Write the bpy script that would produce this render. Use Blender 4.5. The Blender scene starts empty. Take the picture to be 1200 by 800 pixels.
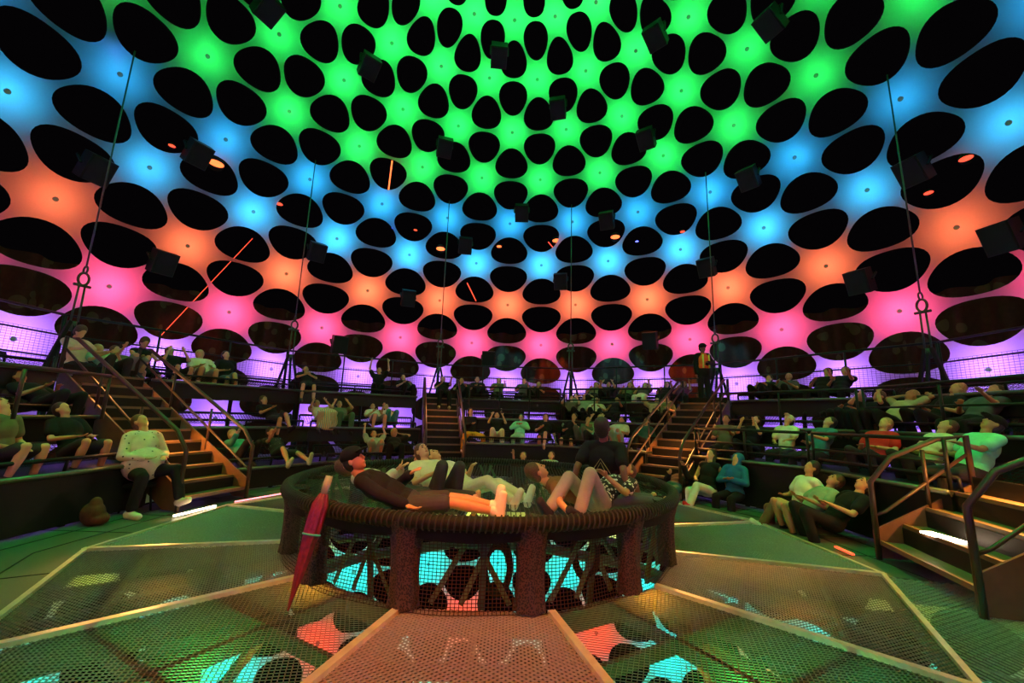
import bpy, bmesh, math, random
from mathutils import Vector, Matrix
random.seed(7)
sin, cos, pi, rad = math.sin, math.cos, math.pi, math.radians
SC = bpy.context.scene
COL = SC.collection
SPH_Z, SPH_R = 3.67, 10.8          # the dome: a full sphere round the whole room
CAM = Vector((.225, -6.0, 1.55))

# ------------------------------------------------------------------ materials
MATS = {}
def mat(name, color, rough=.6, metal=0., noise=.15, scale=8., spots=None, spot_scale=14., spot_w=.35, emit=None, strength=0., stripes=None, spec=.5):
    if name in MATS: return MATS[name]
    m = bpy.data.materials.new(name); m.use_nodes = True
    nt = m.node_tree; b = nt.nodes['Principled BSDF']
    b.inputs['Roughness'].default_value = rough; b.inputs['Metallic'].default_value = metal
    b.inputs['Specular IOR Level'].default_value = spec
    tc = nt.nodes.new('ShaderNodeTexCoord'); n = nt.nodes.new('ShaderNodeTexNoise')
    n.inputs['Scale'].default_value = scale; n.inputs['Detail'].default_value = 3
    nt.links.new(tc.outputs['Object'], n.inputs['Vector'])
    r = nt.nodes.new('ShaderNodeValToRGB')
    c = color
    r.color_ramp.elements[0].position = .3; r.color_ramp.elements[1].position = .7
    r.color_ramp.elements[0].color = (c[0]*(1-noise), c[1]*(1-noise), c[2]*(1-noise), 1)
    r.color_ramp.elements[1].color = (min(1, c[0]*(1+noise)), min(1, c[1]*(1+noise)), min(1, c[2]*(1+noise)), 1)
    nt.links.new(n.outputs['Fac'], r.inputs['Fac']); out = r.outputs['Color']
    def mix(fac, col2):
        nonlocal out
        x = nt.nodes.new('ShaderNodeMix'); x.data_type = 'RGBA'
        nt.links.new(fac, x.inputs['Factor']); nt.links.new(out, x.inputs[6]); x.inputs[7].default_value = (*col2, 1)
        out = x.outputs[2]
    if spots:
        v = nt.nodes.new('ShaderNodeTexVoronoi'); v.inputs['Scale'].default_value = spot_scale
        nt.links.new(tc.outputs['Object'], v.inputs['Vector'])
        l = nt.nodes.new('ShaderNodeMath'); l.operation = 'LESS_THAN'; l.inputs[1].default_value = spot_w
        nt.links.new(v.outputs['Distance'], l.inputs[0]); mix(l.outputs[0], spots)
    if stripes:
        for k, cc in enumerate(stripes):
            w = nt.nodes.new('ShaderNodeTexWave'); w.inputs['Scale'].default_value = 7.; w.bands_direction = 'X'
            w.inputs['Phase Offset'].default_value = 2.1*k
            nt.links.new(tc.outputs['Object'], w.inputs['Vector'])
            l = nt.nodes.new('ShaderNodeMath'); l.operation = 'GREATER_THAN'; l.inputs[1].default_value = .72
            nt.links.new(w.outputs['Fac'], l.inputs[0]); mix(l.outputs[0], cc)
    nt.links.new(out, b.inputs['Base Color'])
    if emit:
        b.inputs['Emission Color'].default_value = (*emit, 1); b.inputs['Emission Strength'].default_value = strength
    MATS[name] = m
    return m

def membrane_mat():
    m = bpy.data.materials.new('stretched_white_fabric'); m.use_nodes = True
    nt = m.node_tree; nt.nodes.clear()
    o = nt.nodes.new('ShaderNodeOutputMaterial'); t = nt.nodes.new('ShaderNodeBsdfTranslucent'); d = nt.nodes.new('ShaderNodeBsdfDiffuse')
    tc = nt.nodes.new('ShaderNodeTexCoord'); n = nt.nodes.new('ShaderNodeTexNoise'); n.inputs['Scale'].default_value = 30
    nt.links.new(tc.outputs['Object'], n.inputs['Vector'])
    r = nt.nodes.new('ShaderNodeValToRGB'); r.color_ramp.elements[0].color = (.84, .84, .84, 1); r.color_ramp.elements[1].color = (.92, .92, .92, 1)
    nt.links.new(n.outputs['Fac'], r.inputs['Fac'])
    nt.links.new(r.outputs['Color'], t.inputs['Color']); d.inputs['Color'].default_value = (.5, .5, .5, 1)
    mx = nt.nodes.new('ShaderNodeMixShader'); mx.inputs[0].default_value = .1
    nt.links.new(t.outputs[0], mx.inputs[1]); nt.links.new(d.outputs[0], mx.inputs[2]); nt.links.new(mx.outputs[0], o.inputs[0])
    return m

BLK = mat('black_painted_steel', (.006, .007, .0065), .5, 0., spec=.25)
DARK = mat('dark_green_grey_steel', (.006, .010, .007), .5, 0., spec=.3)
CORD = mat('black_netting_cord', (.006, .006, .006), .8, spec=.2)
CORDB = mat('brown_black_cord', (.03, .017, .01), .8, spec=.2)
STEEL = mat('galvanised_steel', (.26, .25, .22), .45, .45, scale=40)
BEAM = mat('dark_joist_steel', (.05, .05, .045), .5, .6)
SHEET = mat('stair_side_steel', (.13, .065, .03), .5, .0)
TREAD = mat('stair_tread_steel', (.17, .10, .055), .45, .0)
RAILM = mat('brown_painted_tube', (.035, .018, .012), .42, .0)
STRAP = mat('green_webbing_strap', (.05, .13, .05), .8)
WHITELED = mat('white_led_strip', (.9, .9, .9), .5, emit=(1, .72, .5), strength=14.)
PINKLED = mat('pink_led_strip', (.9, .5, .5), .5, emit=(1, .25, .35), strength=2.2)
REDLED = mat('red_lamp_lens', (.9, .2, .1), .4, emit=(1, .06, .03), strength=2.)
ORLED = mat('orange_lamp_lens', (.9, .4, .1), .4, emit=(1, .15, .04), strength=2.5)
BLULED = mat('blue_lamp_lens', (.2, .2, .9), .4, emit=(.1, .12, 1), strength=5.)
SKIN = [mat('skin_%s' % n, c, .55, noise=.06) for n, c in (('fair', (.66, .36, .2)), ('warm', (.58, .29, .15)), ('tan', (.46, .22, .11)), ('deep', (.2, .09, .05)))]

# ------------------------------------------------------------------ objects
def link(o, parent=None):
    COL.objects.link(o)
    if parent: o.parent = parent
    return o
def tag(o, label=None, cat=None, group=None, kind=None):
    if label: o['label'] = label
    if cat: o['category'] = cat
    if group: o['group'] = group
    if kind: o['kind'] = kind
    return o
def empty(name, loc=(0, 0, 0), rz=0., label=None, cat=None, group=None):
    o = bpy.data.objects.new(name, None); o.empty_display_size = .1
    o.location = loc; o.rotation_euler = (0, 0, rz)
    return tag(link(o), label, cat, group)
class MB:
    """collects vertices and faces; build() links them as one mesh object"""
    def __init__(s): s.v = []; s.f = []
    def add(s, vs, fs):
        k = len(s.v); s.v += [tuple(p) for p in vs]; s.f += [tuple(i+k for i in f) for f in fs]; return s
    def box(s, c, d, M=None):
        c = Vector(c); x, y, z = d[0]/2, d[1]/2, d[2]/2
        vs = [Vector((i*x, j*y, k*z)) for i in (-1, 1) for j in (-1, 1) for k in (-1, 1)]
        if M is not None: vs = [M @ p for p in vs]
        return s.add([p+c for p in vs], [(0, 1, 3, 2), (4, 6, 7, 5), (0, 4, 5, 1), (2, 3, 7, 6), (0, 2, 6, 4), (1, 5, 7, 3)])
    def bar(s, a, b, w, h, up=(0, 0, 1)):
        a = Vector(a); b = Vector(b); d = (b-a)
        if d.length < 1e-6: return s
        d.normalize(); up = Vector(up)
        if abs(d.dot(up)) > .99: up = Vector((0, 1, 0))
        x = d.cross(up).normalized(); y = x.cross(d)
        vs = [p+x*(i*w/2)+y*(j*h/2) for p in (a, b) for i, j in ((-1, -1), (1, -1), (1, 1), (-1, 1))]
        return s.add(vs, [(0, 3, 2, 1), (4, 5, 6, 7), (0, 1, 5, 4), (1, 2, 6, 5), (2, 3, 7, 6), (3, 0, 4, 7)])
    def tube(s, pts, r, n=8, closed=False, cap=True):
        pts = [Vector(p) for p in pts]; N = len(pts); rs = r if isinstance(r, (list, tuple)) else [r]*N
        k0 = len(s.v); prev = None
        for i, p in enumerate(pts):
            a = pts[i-1] if (i or closed) else p; b = pts[(i+1) % N] if (i < N-1 or closed) else p
            d = (b-a).normalized()
            if prev is None:
                u = Vector((0, 0, 1)) if abs(d.z) < .9 else Vector((1, 0, 0))
                x = d.cross(u).normalized()
            else:
                x = (prev-d*prev.dot(d)).normalized()
            prev = x; y = d.cross(x)
            for j in range(n):
                t = 2*pi*j/n; s.v.append(tuple(p+(x*cos(t)+y*sin(t))*rs[i]))
        M = N if closed else N-1
        for i in range(M):
            for j in range(n):
                a = k0+i*n+j; b = k0+i*n+(j+1) % n; c = k0+((i+1) % N)*n+(j+1) % n; d = k0+((i+1) % N)*n+j
                s.f.append((a, b, c, d))
        if cap and not closed:
            s.f.append(tuple(k0+j for j in range(n))[::-1]); s.f.append(tuple(k0+(N-1)*n+j for j in range(n)))
        return s
    def capsule(s, a, b, ra, rb, n=14):
        a = Vector(a); b = Vector(b); d = b-a
        if d.length < 1e-5: d = Vector((0, 0, 1e-4))
        d.normalize(); P = []; R = []
        for t in (-88, -60, -30): P.append(a+d*ra*sin(rad(t))); R.append(ra*cos(rad(t)))
        P.append(a); R.append(ra); P.append(b); R.append(rb)
        for t in (30, 60, 88): P.append(b+d*rb*sin(rad(t))); R.append(rb*cos(rad(t)))
        k0 = len(s.v); u = Vector((0, 0, 1)) if abs(d.z) < .9 else Vector((1, 0, 0))
        x = d.cross(u).normalized(); y = d.cross(x)
        for p, r in zip(P, R):
            for j in range(n):
                t = 2*pi*j/n; s.v.append(tuple(p+(x*cos(t)+y*sin(t))*r))
        for i in range(len(P)-1):
            for j in range(n): s.f.append((k0+i*n+j, k0+i*n+(j+1) % n, k0+(i+1)*n+(j+1) % n, k0+(i+1)*n+j))
        s.f.append(tuple(k0+j for j in range(n))[::-1]); s.f.append(tuple(k0+(len(P)-1)*n+j for j in range(n)))
        return s
    def ell(s, c, ax, ay, az, n=16, m=10):
        c = Vector(c); ax = Vector(ax); ay = Vector(ay); az = Vector(az); k0 = len(s.v)
        for i in range(1, m):
            t = pi*i/m
            for j in range(n):
                q = 2*pi*j/n; s.v.append(tuple(c+ax*(sin(t)*cos(q))+ay*(sin(t)*sin(q))+az*cos(t)))
        s.v.append(tuple(c+az)); s.v.append(tuple(c-az)); T = len(s.v)-2
        for i in range(m-2):
            for j in range(n): s.f.append((k0+i*n+j, k0+(i+1)*n+j, k0+(i+1)*n+(j+1) % n, k0+i*n+(j+1) % n))
        for j in range(n):
            s.f.append((T, k0+j, k0+(j+1) % n)); s.f.append((T+1, k0+(m-2)*n+(j+1) % n, k0+(m-2)*n+j))
        return s
    def mesh(s, name, m, smooth=False):
        me = bpy.data.meshes.new(name); me.from_pydata(s.v, [], s.f); me.update()
        if m: me.materials.append(m)
        if smooth: me.polygons.foreach_set('use_smooth', [True]*len(me.polygons))
        return me
    def build(s, name, m, parent=None, smooth=False):
        return link(bpy.data.objects.new(name, s.mesh(name, m, smooth)), parent)

def pol(r, az, z): a = rad(az); return Vector((r*sin(a), r*cos(a), z))
def sph(az, el, R=SPH_R):
    a = rad(az); e = rad(el); return Vector((R*cos(e)*sin(a), R*cos(e)*cos(a), SPH_Z+R*sin(e)))
def facet(r, az, z):
    """point on the twelve-sided ring whose corners lie at 15+30k degrees"""
    k = math.floor((az+15)/30)*30; return pol(r*cos(rad(15))/cos(rad(az-k)), az, z)

# ------------------------------------------------------------------ camera
f, pitch, roll = 489., .1807, .0314
fw = Vector((0, cos(pitch), sin(pitch))); up = Vector((0, -sin(pitch), cos(pitch))); rt = Vector((1, 0, 0))
rt2 = rt*cos(roll)+up*sin(roll); up2 = -rt*sin(roll)+up*cos(roll)
cd = bpy.data.cameras.new('camera'); cam = bpy.data.objects.new('camera', cd); COL.objects.link(cam)
cam.matrix_world = Matrix(((rt2.x, up2.x, -fw.x, CAM.x), (rt2.y, up2.y, -fw.y, CAM.y), (rt2.z, up2.z, -fw.z, CAM.z), (0, 0, 0, 1)))
cd.sensor_width = 36; cd.lens = f/1200*36; cd.clip_start = .05; cd.clip_end = 200
SC.camera = cam
SC.view_settings.view_transform = 'Standard'; SC.view_settings.look = 'None'; SC.view_settings.gamma = 1
SC.view_settings.exposure = 0
w = bpy.data.worlds.new('night'); SC.world = w; w.use_nodes = True
w.node_tree.nodes['Background'].inputs[0].default_value = (.004, .003, .004, 1); w.node_tree.nodes['Background'].inputs[1].default_value = .3

# ------------------------------------------------------------------ dome membrane with round openings
STEP = 180/21.; EL0 = 4.3; DA = 15.
ROW = {-8: (1, .25, .05), -7: (0, 1, .75), -6: (1, .04, .01), -5: (0, .95, .8), -4: (.85, 1, .08), -3: (1, .3, .05), -2: (.35, .12, 1), -1: (.42, .16, 1),
       0: (1, .07, .22), 1: (1, .16, .06), 2: (.04, .5, 1), 3: (.02, .38, .85)}
GREEN = (.02, 1, .12)
def membrane():
    mb = MB(); key = {}
    def V(u, v):
        k = (round(u, 4) % 360, round(v, 4))
        if k not in key:
            key[k] = len(mb.v); mb.v.append(tuple(sph(u, v)))
        return key[k]
    N = 36; RINGS = (0, .12, .35, .65, 1)
    sx = DA; sy = STEP/.8660254
    for k in range(-9, 9):
        for n in range(24):
            for upw in (0, 1):
                o0 = .5 if k % 2 == 0 else 0.
                if upw: tri_c = ((n+o0+.5)*DA, EL0+STEP*(k+1/3.)); th0 = pi/2       # two corners below, one above
                else: tri_c = ((n+o0)*DA, EL0+STEP*(k+2/3.)); th0 = -pi/2
                cols = []
                for j in range(N):
                    t = 2*pi*j/N+th0
                    rho = .28*(1+.055*cos(3*(t-th0)))
                    d = (t-th0) % (2*pi/3)-pi/3                                       # angle from the middle of the side
                    rb = .288675/cos(d)
                    c = []
                    for q in RINGS:
                        r = rho+(rb-rho)*q
                        c.append(V(tri_c[0]+r*cos(t)*sx, tri_c[1]+r*sin(t)*sy))
                    cols.append(c)
                for j in range(N):
                    a = cols[j]; b = cols[(j+1) % N]
                    for i in range(len(RINGS)-1):
                        q = [a[i], a[i+1], b[i+1], b[i]]
                        qq = []
                        for x in q:
                            if x not in qq: qq.append(x)
                        if len(qq) > 2: mb.f.append(tuple(qq))
    o = mb.build('wall_dome', membrane_mat(), None, True); tag(o, kind='structure')
    # hem cord round each opening is part of the fabric edge; hub buttons at each lit centre
    hub = MB(); hub.tube([(0, 0, -.05), (0, 0, .02)], [.035, .055], 12); hm = hub.mesh('hub', mat('grey_hub_button', (.3, .3, .3), .5))
    spots = []
    for k in range(-9, 9):
        o0 = .5 if k % 2 == 0 else 0.
        for n in range(24):
            az = ((n+o0)*DA+180) % 360-180; el = EL0+STEP*k
            spots.append((k, az, el))
    def place(az, el):
        p = sph(az, el, SPH_R-.02); M = (Vector((0, 0, SPH_Z))-p).to_track_quat('Z', 'Y').to_matrix().to_4x4(); M.translation = p; return M
    near = [s for s in spots if abs(s[1]) < 76 and 0 <= s[0] <= 7][:96]
    rest = MB()
    for k, az, el in spots:
        M = place(az, el)
        if (k, az, el) in near:
            h = bpy.data.objects.new('hub', hm); h.matrix_world = M; link(h, o)
        else:
            rest.add([M @ Vector(v) for v in hub.v], hub.f)
    r = rest.build('distant_hubs', hm.materials[0], o); r['kind'] = 'stuff'
    # one coloured lamp behind each lit centre
    for k, az, el in spots:
        if el > 84 or k == -3: continue
        col = ROW.get(k, GREEN)
        if k == -6 and int(round(az/DA-.5)) % 2 == 0: col = ROW[-5]
        l = bpy.data.lights.new('panel_lamp', 'SPOT'); l.color = col
        e = LAMP_W * {-8: 1.2, -7: .8, -6: 1.3, -5: 1., -4: 1.1, -2: 1.3, -1: 1.7, 0: 1.25, 1: 1.1, 2: 1.15, 3: .95}.get(k, .9)
        if k >= 1 and abs(az) < 100: e *= 1-.42*max(0, min(1, (abs(az)-42)/30))   # side lamps dimmed to stand in for lens vignetting
        l.energy = e; l.shadow_soft_size = .08; l.spot_size = rad(150); l.spot_blend = .6
        lo = bpy.data.objects.new('panel_lamp', l); dl = .62 if k <= 1 else .52; l.energy = e*(dl/.45)**2*.93; p = sph(az, el, SPH_R+dl)
        lo.matrix_world = place(az, el) @ Matrix.Rotation(pi, 4, 'X'); lo.location = p
        COL.objects.link(lo)
LAMP_W = 25.
RIG_W = 90.
WASH_W = 300.
membrane()

# ------------------------------------------------------------------ floor: twelve expanded-metal wedges round the pit
R_IN, R_OUT = 2.36, 4.45
RAILS = mat('polished_edge_strip', (.75, .72, .65), .28, .55)
C15 = cos(rad(15)); T15 = math.tan(rad(15))
def expanded(y0, y1, lat, tilt, along_x=True, pitch=.021, per=.05, h=.009, w=.0065):
    """zigzag strands of expanded metal inside a trapezoid: y radial, x across"""
    mb = MB()
    def strand(pts, nrm):
        k = len(mb.v)
        for p in pts:
            mb.v.append((p[0]-nrm[0]*w/2, p[1]-nrm[1]*w/2, -h/2)); mb.v.append((p[0]+nrm[0]*w/2, p[1]+nrm[1]*w/2, h/2))
        for i in range(len(pts)-1): mb.f.append((k+2*i, k+2*i+2, k+2*i+3, k+2*i+1))
    if along_x:
        j = 0; y = y0
        while y < y1:
            hw = lat(y); n = int(hw*2/(per/2))
            s0 = -(n//2)
            pts = [((s0+i)*per/2, y+(pitch/2*.95 if (s0+i+j) % 2 else -pitch/2*.95)) for i in range(n+1)]
            strand(pts, (0, tilt)); y += pitch; j += 1
    else:
        hw = lat(y1); x = -hw; j = 0
        while x < hw:
            ya = max(y0, abs(x)/T15); n = int((y1-ya)/(per/2))
            if n > 1:
                pts = [(x+(pitch/2*.95 if (i+j) % 2 else -pitch/2*.95), y1-i*per/2) for i in range(n+1)]
                strand(pts, (tilt, 0))
            x += pitch; j += 1
    return mb
# the wedge's own steel is the same everywhere; sheets alternate in the direction of their strands
latf = lambda y: y*T15-.015
mesh_a = expanded(R_IN*C15, R_OUT*C15, latf, 1, True).mesh('expanded_metal_a', STEEL)
mesh_b = expanded(R_IN*C15, R_OUT*C15, latf, -1, True).mesh('expanded_metal_b', STEEL)
fine = expanded(R_OUT*C15, 5.75*C15, latf, 1, True, pitch=.03, per=.08, h=.012, w=.012).mesh('expanded_metal_c', STEEL)
pl = MB(); y0, y1 = R_OUT*C15+.02, 5.75*C15; 
pl.add([(-y0*T15, y0, -.02), (y0*T15, y0, -.02), (y1*T15, y1, -.02), (-y1*T15, y1, -.02), (-y0*T15, y0, .0), (y0*T15, y0, .0), (y1*T15, y1, .0), (-y1*T15, y1, .0)],
       [(0, 1, 2, 3), (4, 7, 6, 5), (0, 4, 5, 1), (1, 5, 6, 2), (2, 6, 7, 3), (3, 7, 4, 0)])
OUTER = mat('perforated_deck_plate', (.11, .125, .10), .45, .2, noise=.1, scale=60)
plate = pl.mesh('deck_plate', OUTER)
seam = MB()
for t in (.33, .66):
    ys = y0+(y1-y0)*t; seam.box((0, ys, .002), (2*ys*T15, .014, .004))
for x in (-.45, .45): seam.box((x, (y0+y1)/2, .002), (.014, y1-y0, .004))
seamm = seam.mesh('plate_joint', BLK)
for k in range(12):
    az = 30*k; rz = -rad(az)
    o = bpy.data.objects.new('floor', mesh_b if k % 2 == 0 else mesh_a); o.rotation_euler = (0, 0, rz); tag(link(o), kind='structure')
    see = az in (120, 150, 180, 210)
    if see: o = bpy.data.objects.new('floor', fine)
    else: o = bpy.data.objects.new('floor', plate)
    o.rotation_euler = (0, 0, rz); tag(link(o), kind='structure')
    if not see:
        s = bpy.data.objects.new('plate_joint', seamm); link(s, o)
    # radial rail and outer edge trim
    a = az+15
    t = MB(); t.bar(pol(R_IN, a, .016), pol(R_OUT+.02, a, .016), .06, .036); t.build('trim_%d' % (k+1), RAILS)['kind'] = 'structure'
    t = MB(); t.bar(pol(R_OUT, az-15, .012), pol(R_OUT, az+15, .012), .045, .035); t.build('trim_%d' % (k+13), RAILS)['kind'] = 'structure'
    # joists under the mesh
    j = MB(); j.bar(pol(R_IN, a, -.13), pol(5.6, a, -.13), .07, .2)
    j.bar(pol(3.1, az-15, -.06), pol(3.1, az+15, -.06), .04, .09); j.bar(pol(3.85, az-15, -.06), pol(3.85, az+15, -.06), .04, .09)
    j.bar(pol(2.4*C15, az, -.06), pol(R_OUT*C15, az, -.06), .04, .09)
    j.bar(pol(R_IN, az-15, -.1), pol(R_IN, az+15, -.1), .06, .16); j.bar(pol(R_OUT, az-15, -.1), pol(R_OUT, az+15, -.1), .06, .16)
    j.build('trim_%d' % (k+25), BEAM)['kind'] = 'structure'
# lower truss and service deck below the floor, seen through the mesh
for k in range(12):
    az = 30*k; a = az+15
    j = MB()
    j.bar(pol(2.5, a, -.25), pol(6.6, a, -1.1), .09, .09); j.bar(pol(6.6, a, -1.1), pol(6.6, a, 0), .09, .09)
    j.bar(pol(3.2, az-15, -1.0), pol(3.2, az+15, -1.0), .1, .1); j.bar(pol(3.2, a, -1.0), pol(2.5, a, -.2), .07, .07)
    j.build('trim_%d' % (k+37), BEAM)['kind'] = 'structure'
    d = MB(); zz = -1.15
    for ra, rb in ((3.35, 3.85), (4.7, 5.2)):
        w0, w1 = (.5, .5)
        A = [pol(ra, az-15*w0, zz), pol(ra, az+15*w0, zz), pol(rb, az+15*w1, zz), pol(rb, az-15*w1, zz)]
        q = [(0, 1, 2, 3), (4, 7, 6, 5), (0, 4, 5, 1), (1, 5, 6, 2), (2, 6, 7, 3), (3, 7, 4, 0)]
        A = [pol(ra, az-14, zz), pol(ra, az+14, zz), pol(rb, az+14, zz), pol(rb, az-14, zz)]
        d.add(A+[p+Vector((0, 0, .05)) for p in A], q)
    d.build('trim_%d' % (k+49), mat('service_deck_board', (.10, .12, .08), .6, .2))['kind'] = 'structure'

# ------------------------------------------------------------------ LED strips at the floor edge
def strip(a, b, m, label, wd=.035):
    o = MB().bar(a, b, wd, .02).build('led_strip', m); tag(o, label, 'light', 'light strips at the floor edge')
strip(pol(R_OUT+.03, -86.5, .04), pol(R_OUT+.03, -77.5, .04), WHITELED, 'white glowing strip on the floor in front of the seated patterned blouse')
strip(pol(R_OUT+.03, -73, .04), pol(R_OUT+.03, -62, .04), PINKLED, 'thin pinkish light strip on the floor at the foot of the left stairs', .02)
strip(pol(R_OUT+.03, 47, .05), pol(R_OUT+.03, 53, .05), WHITELED, 'white glowing strip on the floor just right of the round net')
strip(pol(5.2, 42.9, .36), pol(5.2, 44.6, .36), PINKLED, 'small pink lit square on the front of the stairs right of the net platform', .08)
strip(pol(5.2, 46.0, .36), pol(5.2, 47.3, .36), PINKLED, 'second small pink light on the same stairs, nearer the right rail', .07)
strip(pol(5.55, -2.7, .66), pol(5.55, 2.4, .66), PINKLED, 'pink light line on the dark tier front behind the net platform', .03)
strip(pol(R_OUT+.05, 93, .04), pol(R_OUT+.05, 97, .04), REDLED, 'short red light strip on the green floor before the right stairs')

# ------------------------------------------------------------------ seating blocks
BLOCKS = [  # name words, azimuth span, deck heights
    ('left', -69.5, -20.5, (.42, 1.15, 2.1)), ('rear centre', -9.5, 39.5, (.85, 1.5, 2.1)),
    ('right', 50.5, 99.5, (.85, 1.5, 2.15)), ('near left', -129, -80.5, (.68, 1.35, 2.1)), ('near right', 118, 132, (.85, 1.5, 2.1))]
TR = ((5.6, 6.9), (6.9, 7.9), (7.9, 9.35))
def arc_pts(r, a0, a1):
    A = [a0]+[c for c in (-135, -105, -75, -45, -15, 15, 45, 75, 105, 135) if a0 < c < a1]+[a1]
    return A
def ribbon_net(mb, P, nu, nv, w=.006):
    """crossed flat cords over a patch; P(u,v)->Vector, u,v in 0..1"""
    for i in range(nu+1):
        u = i/nu; prev = None
        for j in range(nv*2+1):
            p = P(u, j/(nv*2)); 
            if prev is not None:
                t = (P(min(1, u+.01), j/(nv*2))-P(max(0, u-.01), j/(nv*2))).normalized()*w/2
                mb.add([prev-pt, prev+pt, p+t, p-t], [(0, 1, 2, 3)])
                pt = t
            else: pt = (P(min(1, u+.01), 0)-P(max(0, u-.01), 0)).normalized()*w/2
            prev = p
    for j in range(nv+1):
        v = j/nv; prev = None
        for i in range(nu+1):
            p = P(i/nu, v)
            t = (P(i/nu, min(1, v+.01))-P(i/nu, max(0, v-.01))).normalized()*w/2
            if prev is not None: mb.add([prev-pt, prev+pt, p+t, p-t], [(0, 1, 2, 3)])
            prev = p; pt = t
ROWN = ('lowest', 'middle', 'top')
for bn, a0, a1, zs in BLOCKS:
    for ti, ((ra, rb), z) in enumerate(zip(TR, zs)):
        root = empty('seating_tier', pol(ra, (a0+a1)/2, z), 0, '%s steel seating tier of the %s block with a dark sling of netting' % (ROWN[ti], bn), 'seating tier', 'seating tiers round the floor')
        inv = Matrix.Translation(-root.location)
        def fin(mb, name, m, smooth=False):
            mb.v = [tuple(inv @ Vector(p)) for p in mb.v]; return mb.build(name, m, root, smooth)
        A = arc_pts(ra, a0, a1)
        deck = MB(); fas = MB(); lip = MB(); legs = []
        for p, q in zip(A[:-1], A[1:]):
            B = [facet(ra, p+.01, z), facet(ra, q-.01, z), facet(rb+.02, q-.01, z), facet(rb+.02, p+.01, z)]
            deck.add([b-Vector((0, 0, .05)) for b in B]+B, [(0, 3, 2, 1), (4, 5, 6, 7), (0, 1, 5, 4), (1, 2, 6, 5), (2, 3, 7, 6), (3, 0, 4, 7)])
            dz = .3 if ti else z-.08
            o = facet(ra, p+.01, 0).normalized()*.03
            fas.bar(facet(ra, p+.01, z-.05-dz/2)+o, facet(ra, q-.01, z-.05-dz/2)+o, .03, dz)
            lip.tube([facet(ra, p+.01, z)-o, facet(ra, q-.01, z)-o], .03, 8)
            n = max(1, round((q-p)/10))
            for i in range(n+1):
                aa = p+.3+(q-p-.6)*i/n
                legs.append(MB().bar(facet(ra+.1, aa, z-.05), facet(ra+.1, aa, (zs[ti-1] if ti else 0)+.0), .06, .06))
                if ti < 2: legs.append(MB().bar(facet(rb-.05, aa, z-.05), facet(rb-.05, aa, (z-.6 if ti else 0)), .06, .06))
        fin(deck, 'deck', DARK); fin(fas, 'fascia', DARK); fin(lip, 'edge_tube', mat('green_grey_edge_tube', (.11, .14, .11), .4, .5), True); [fin(l_, 'support_leg', BLK) for l_ in legs]
        # sling seat
        net = MB(); fr = MB()
        for p, q in zip(A[:-1], A[1:]):
            prof = ((.18, .16), (.45, .07), (.8, .1), (1.12, .3))
            def P(u, v, p=p, q=q):
                t = v*3; i = min(2, int(t)); s = t-i
                dr = prof[i][0]*(1-s)+prof[i+1][0]*s; dz = prof[i][1]*(1-s)+prof[i+1][1]*s
                return facet(ra+dr, p+.8+(q-p-1.6)*u, z+dz)
            L = (facet(ra, p, 0)-facet(ra, q, 0)).length
            ribbon_net(net, P, int(L/.06), 18, .012)
            fr.tube([P(0, 0), P(1, 0)], .025); fr.tube([P(0, 1), P(1, 1)], .025)
            for u in (0, .5, 1): fr.tube([P(u, 0), facet(ra+.2, p+.8+(q-p-1.6)*u, z)], .02, 6); fr.tube([P(u, 1), facet(ra+1.08, p+.8+(q-p-1.6)*u, z)], .02, 6)
        n = fin(net, 'net_seat', CORD); fin(fr, 'seat_frame', BLK, True)

# ------------------------------------------------------------------ guard railings behind the top tier
def railing(a0, a1, r, z, h, label, mesh_panel=True, n=4, m=BLK, rails=(1., .66, .3), grp='guard railings', tube_r=.022):
    c = facet(r, (a0+a1)/2, z); root = empty('guard_railing', c, 0, label, 'railing', grp)
    def fin(mb, name, mm, smooth=True):
        mb.v = [tuple(Vector(p)-c) for p in mb.v]; return mb.build(name, mm, root, smooth)
    mb = MB().tube([facet(r, a0, z+h), facet(r, a1, z+h)], tube_r*1.2); fin(mb, 'top_rail', m)
    for q in rails[1:]:
        fin(MB().tube([facet(r, a0, z+h*q), facet(r, a1, z+h*q)], tube_r*.8), 'mid_rail', m)
    for i in range(n):
        a = a0+(a1-a0)*i/(n-1)
        fin(MB().tube([facet(r, a, z), facet(r, a, z+h)], tube_r), 'post', m)
    if mesh_panel:
        g = MB(); ribbon_net(g, lambda u, v: facet(r+.01, a0+(a1-a0)*u, z+.1+(h*.62)*v), 60, 16, .006)
        fin(g, 'mesh_infill', BLK, False)
names = {-120: 'beside the camera on the near left', -90: 'at the far left edge', -60: 'behind the reclining row on the left', -30: 'behind the person with raised arms', 0: 'straight ahead behind the top tier',
         30: 'behind the row right of the double cable', 60: 'behind the right-hand top tier', 90: 'at the far right edge', 120: 'on the near right'}
for k, nm in names.items(): railing(k-14.9, k+14.9, 9.3, 2.1, 1.25, 'black tube guard railing with mesh infill %s' % nm)
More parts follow.
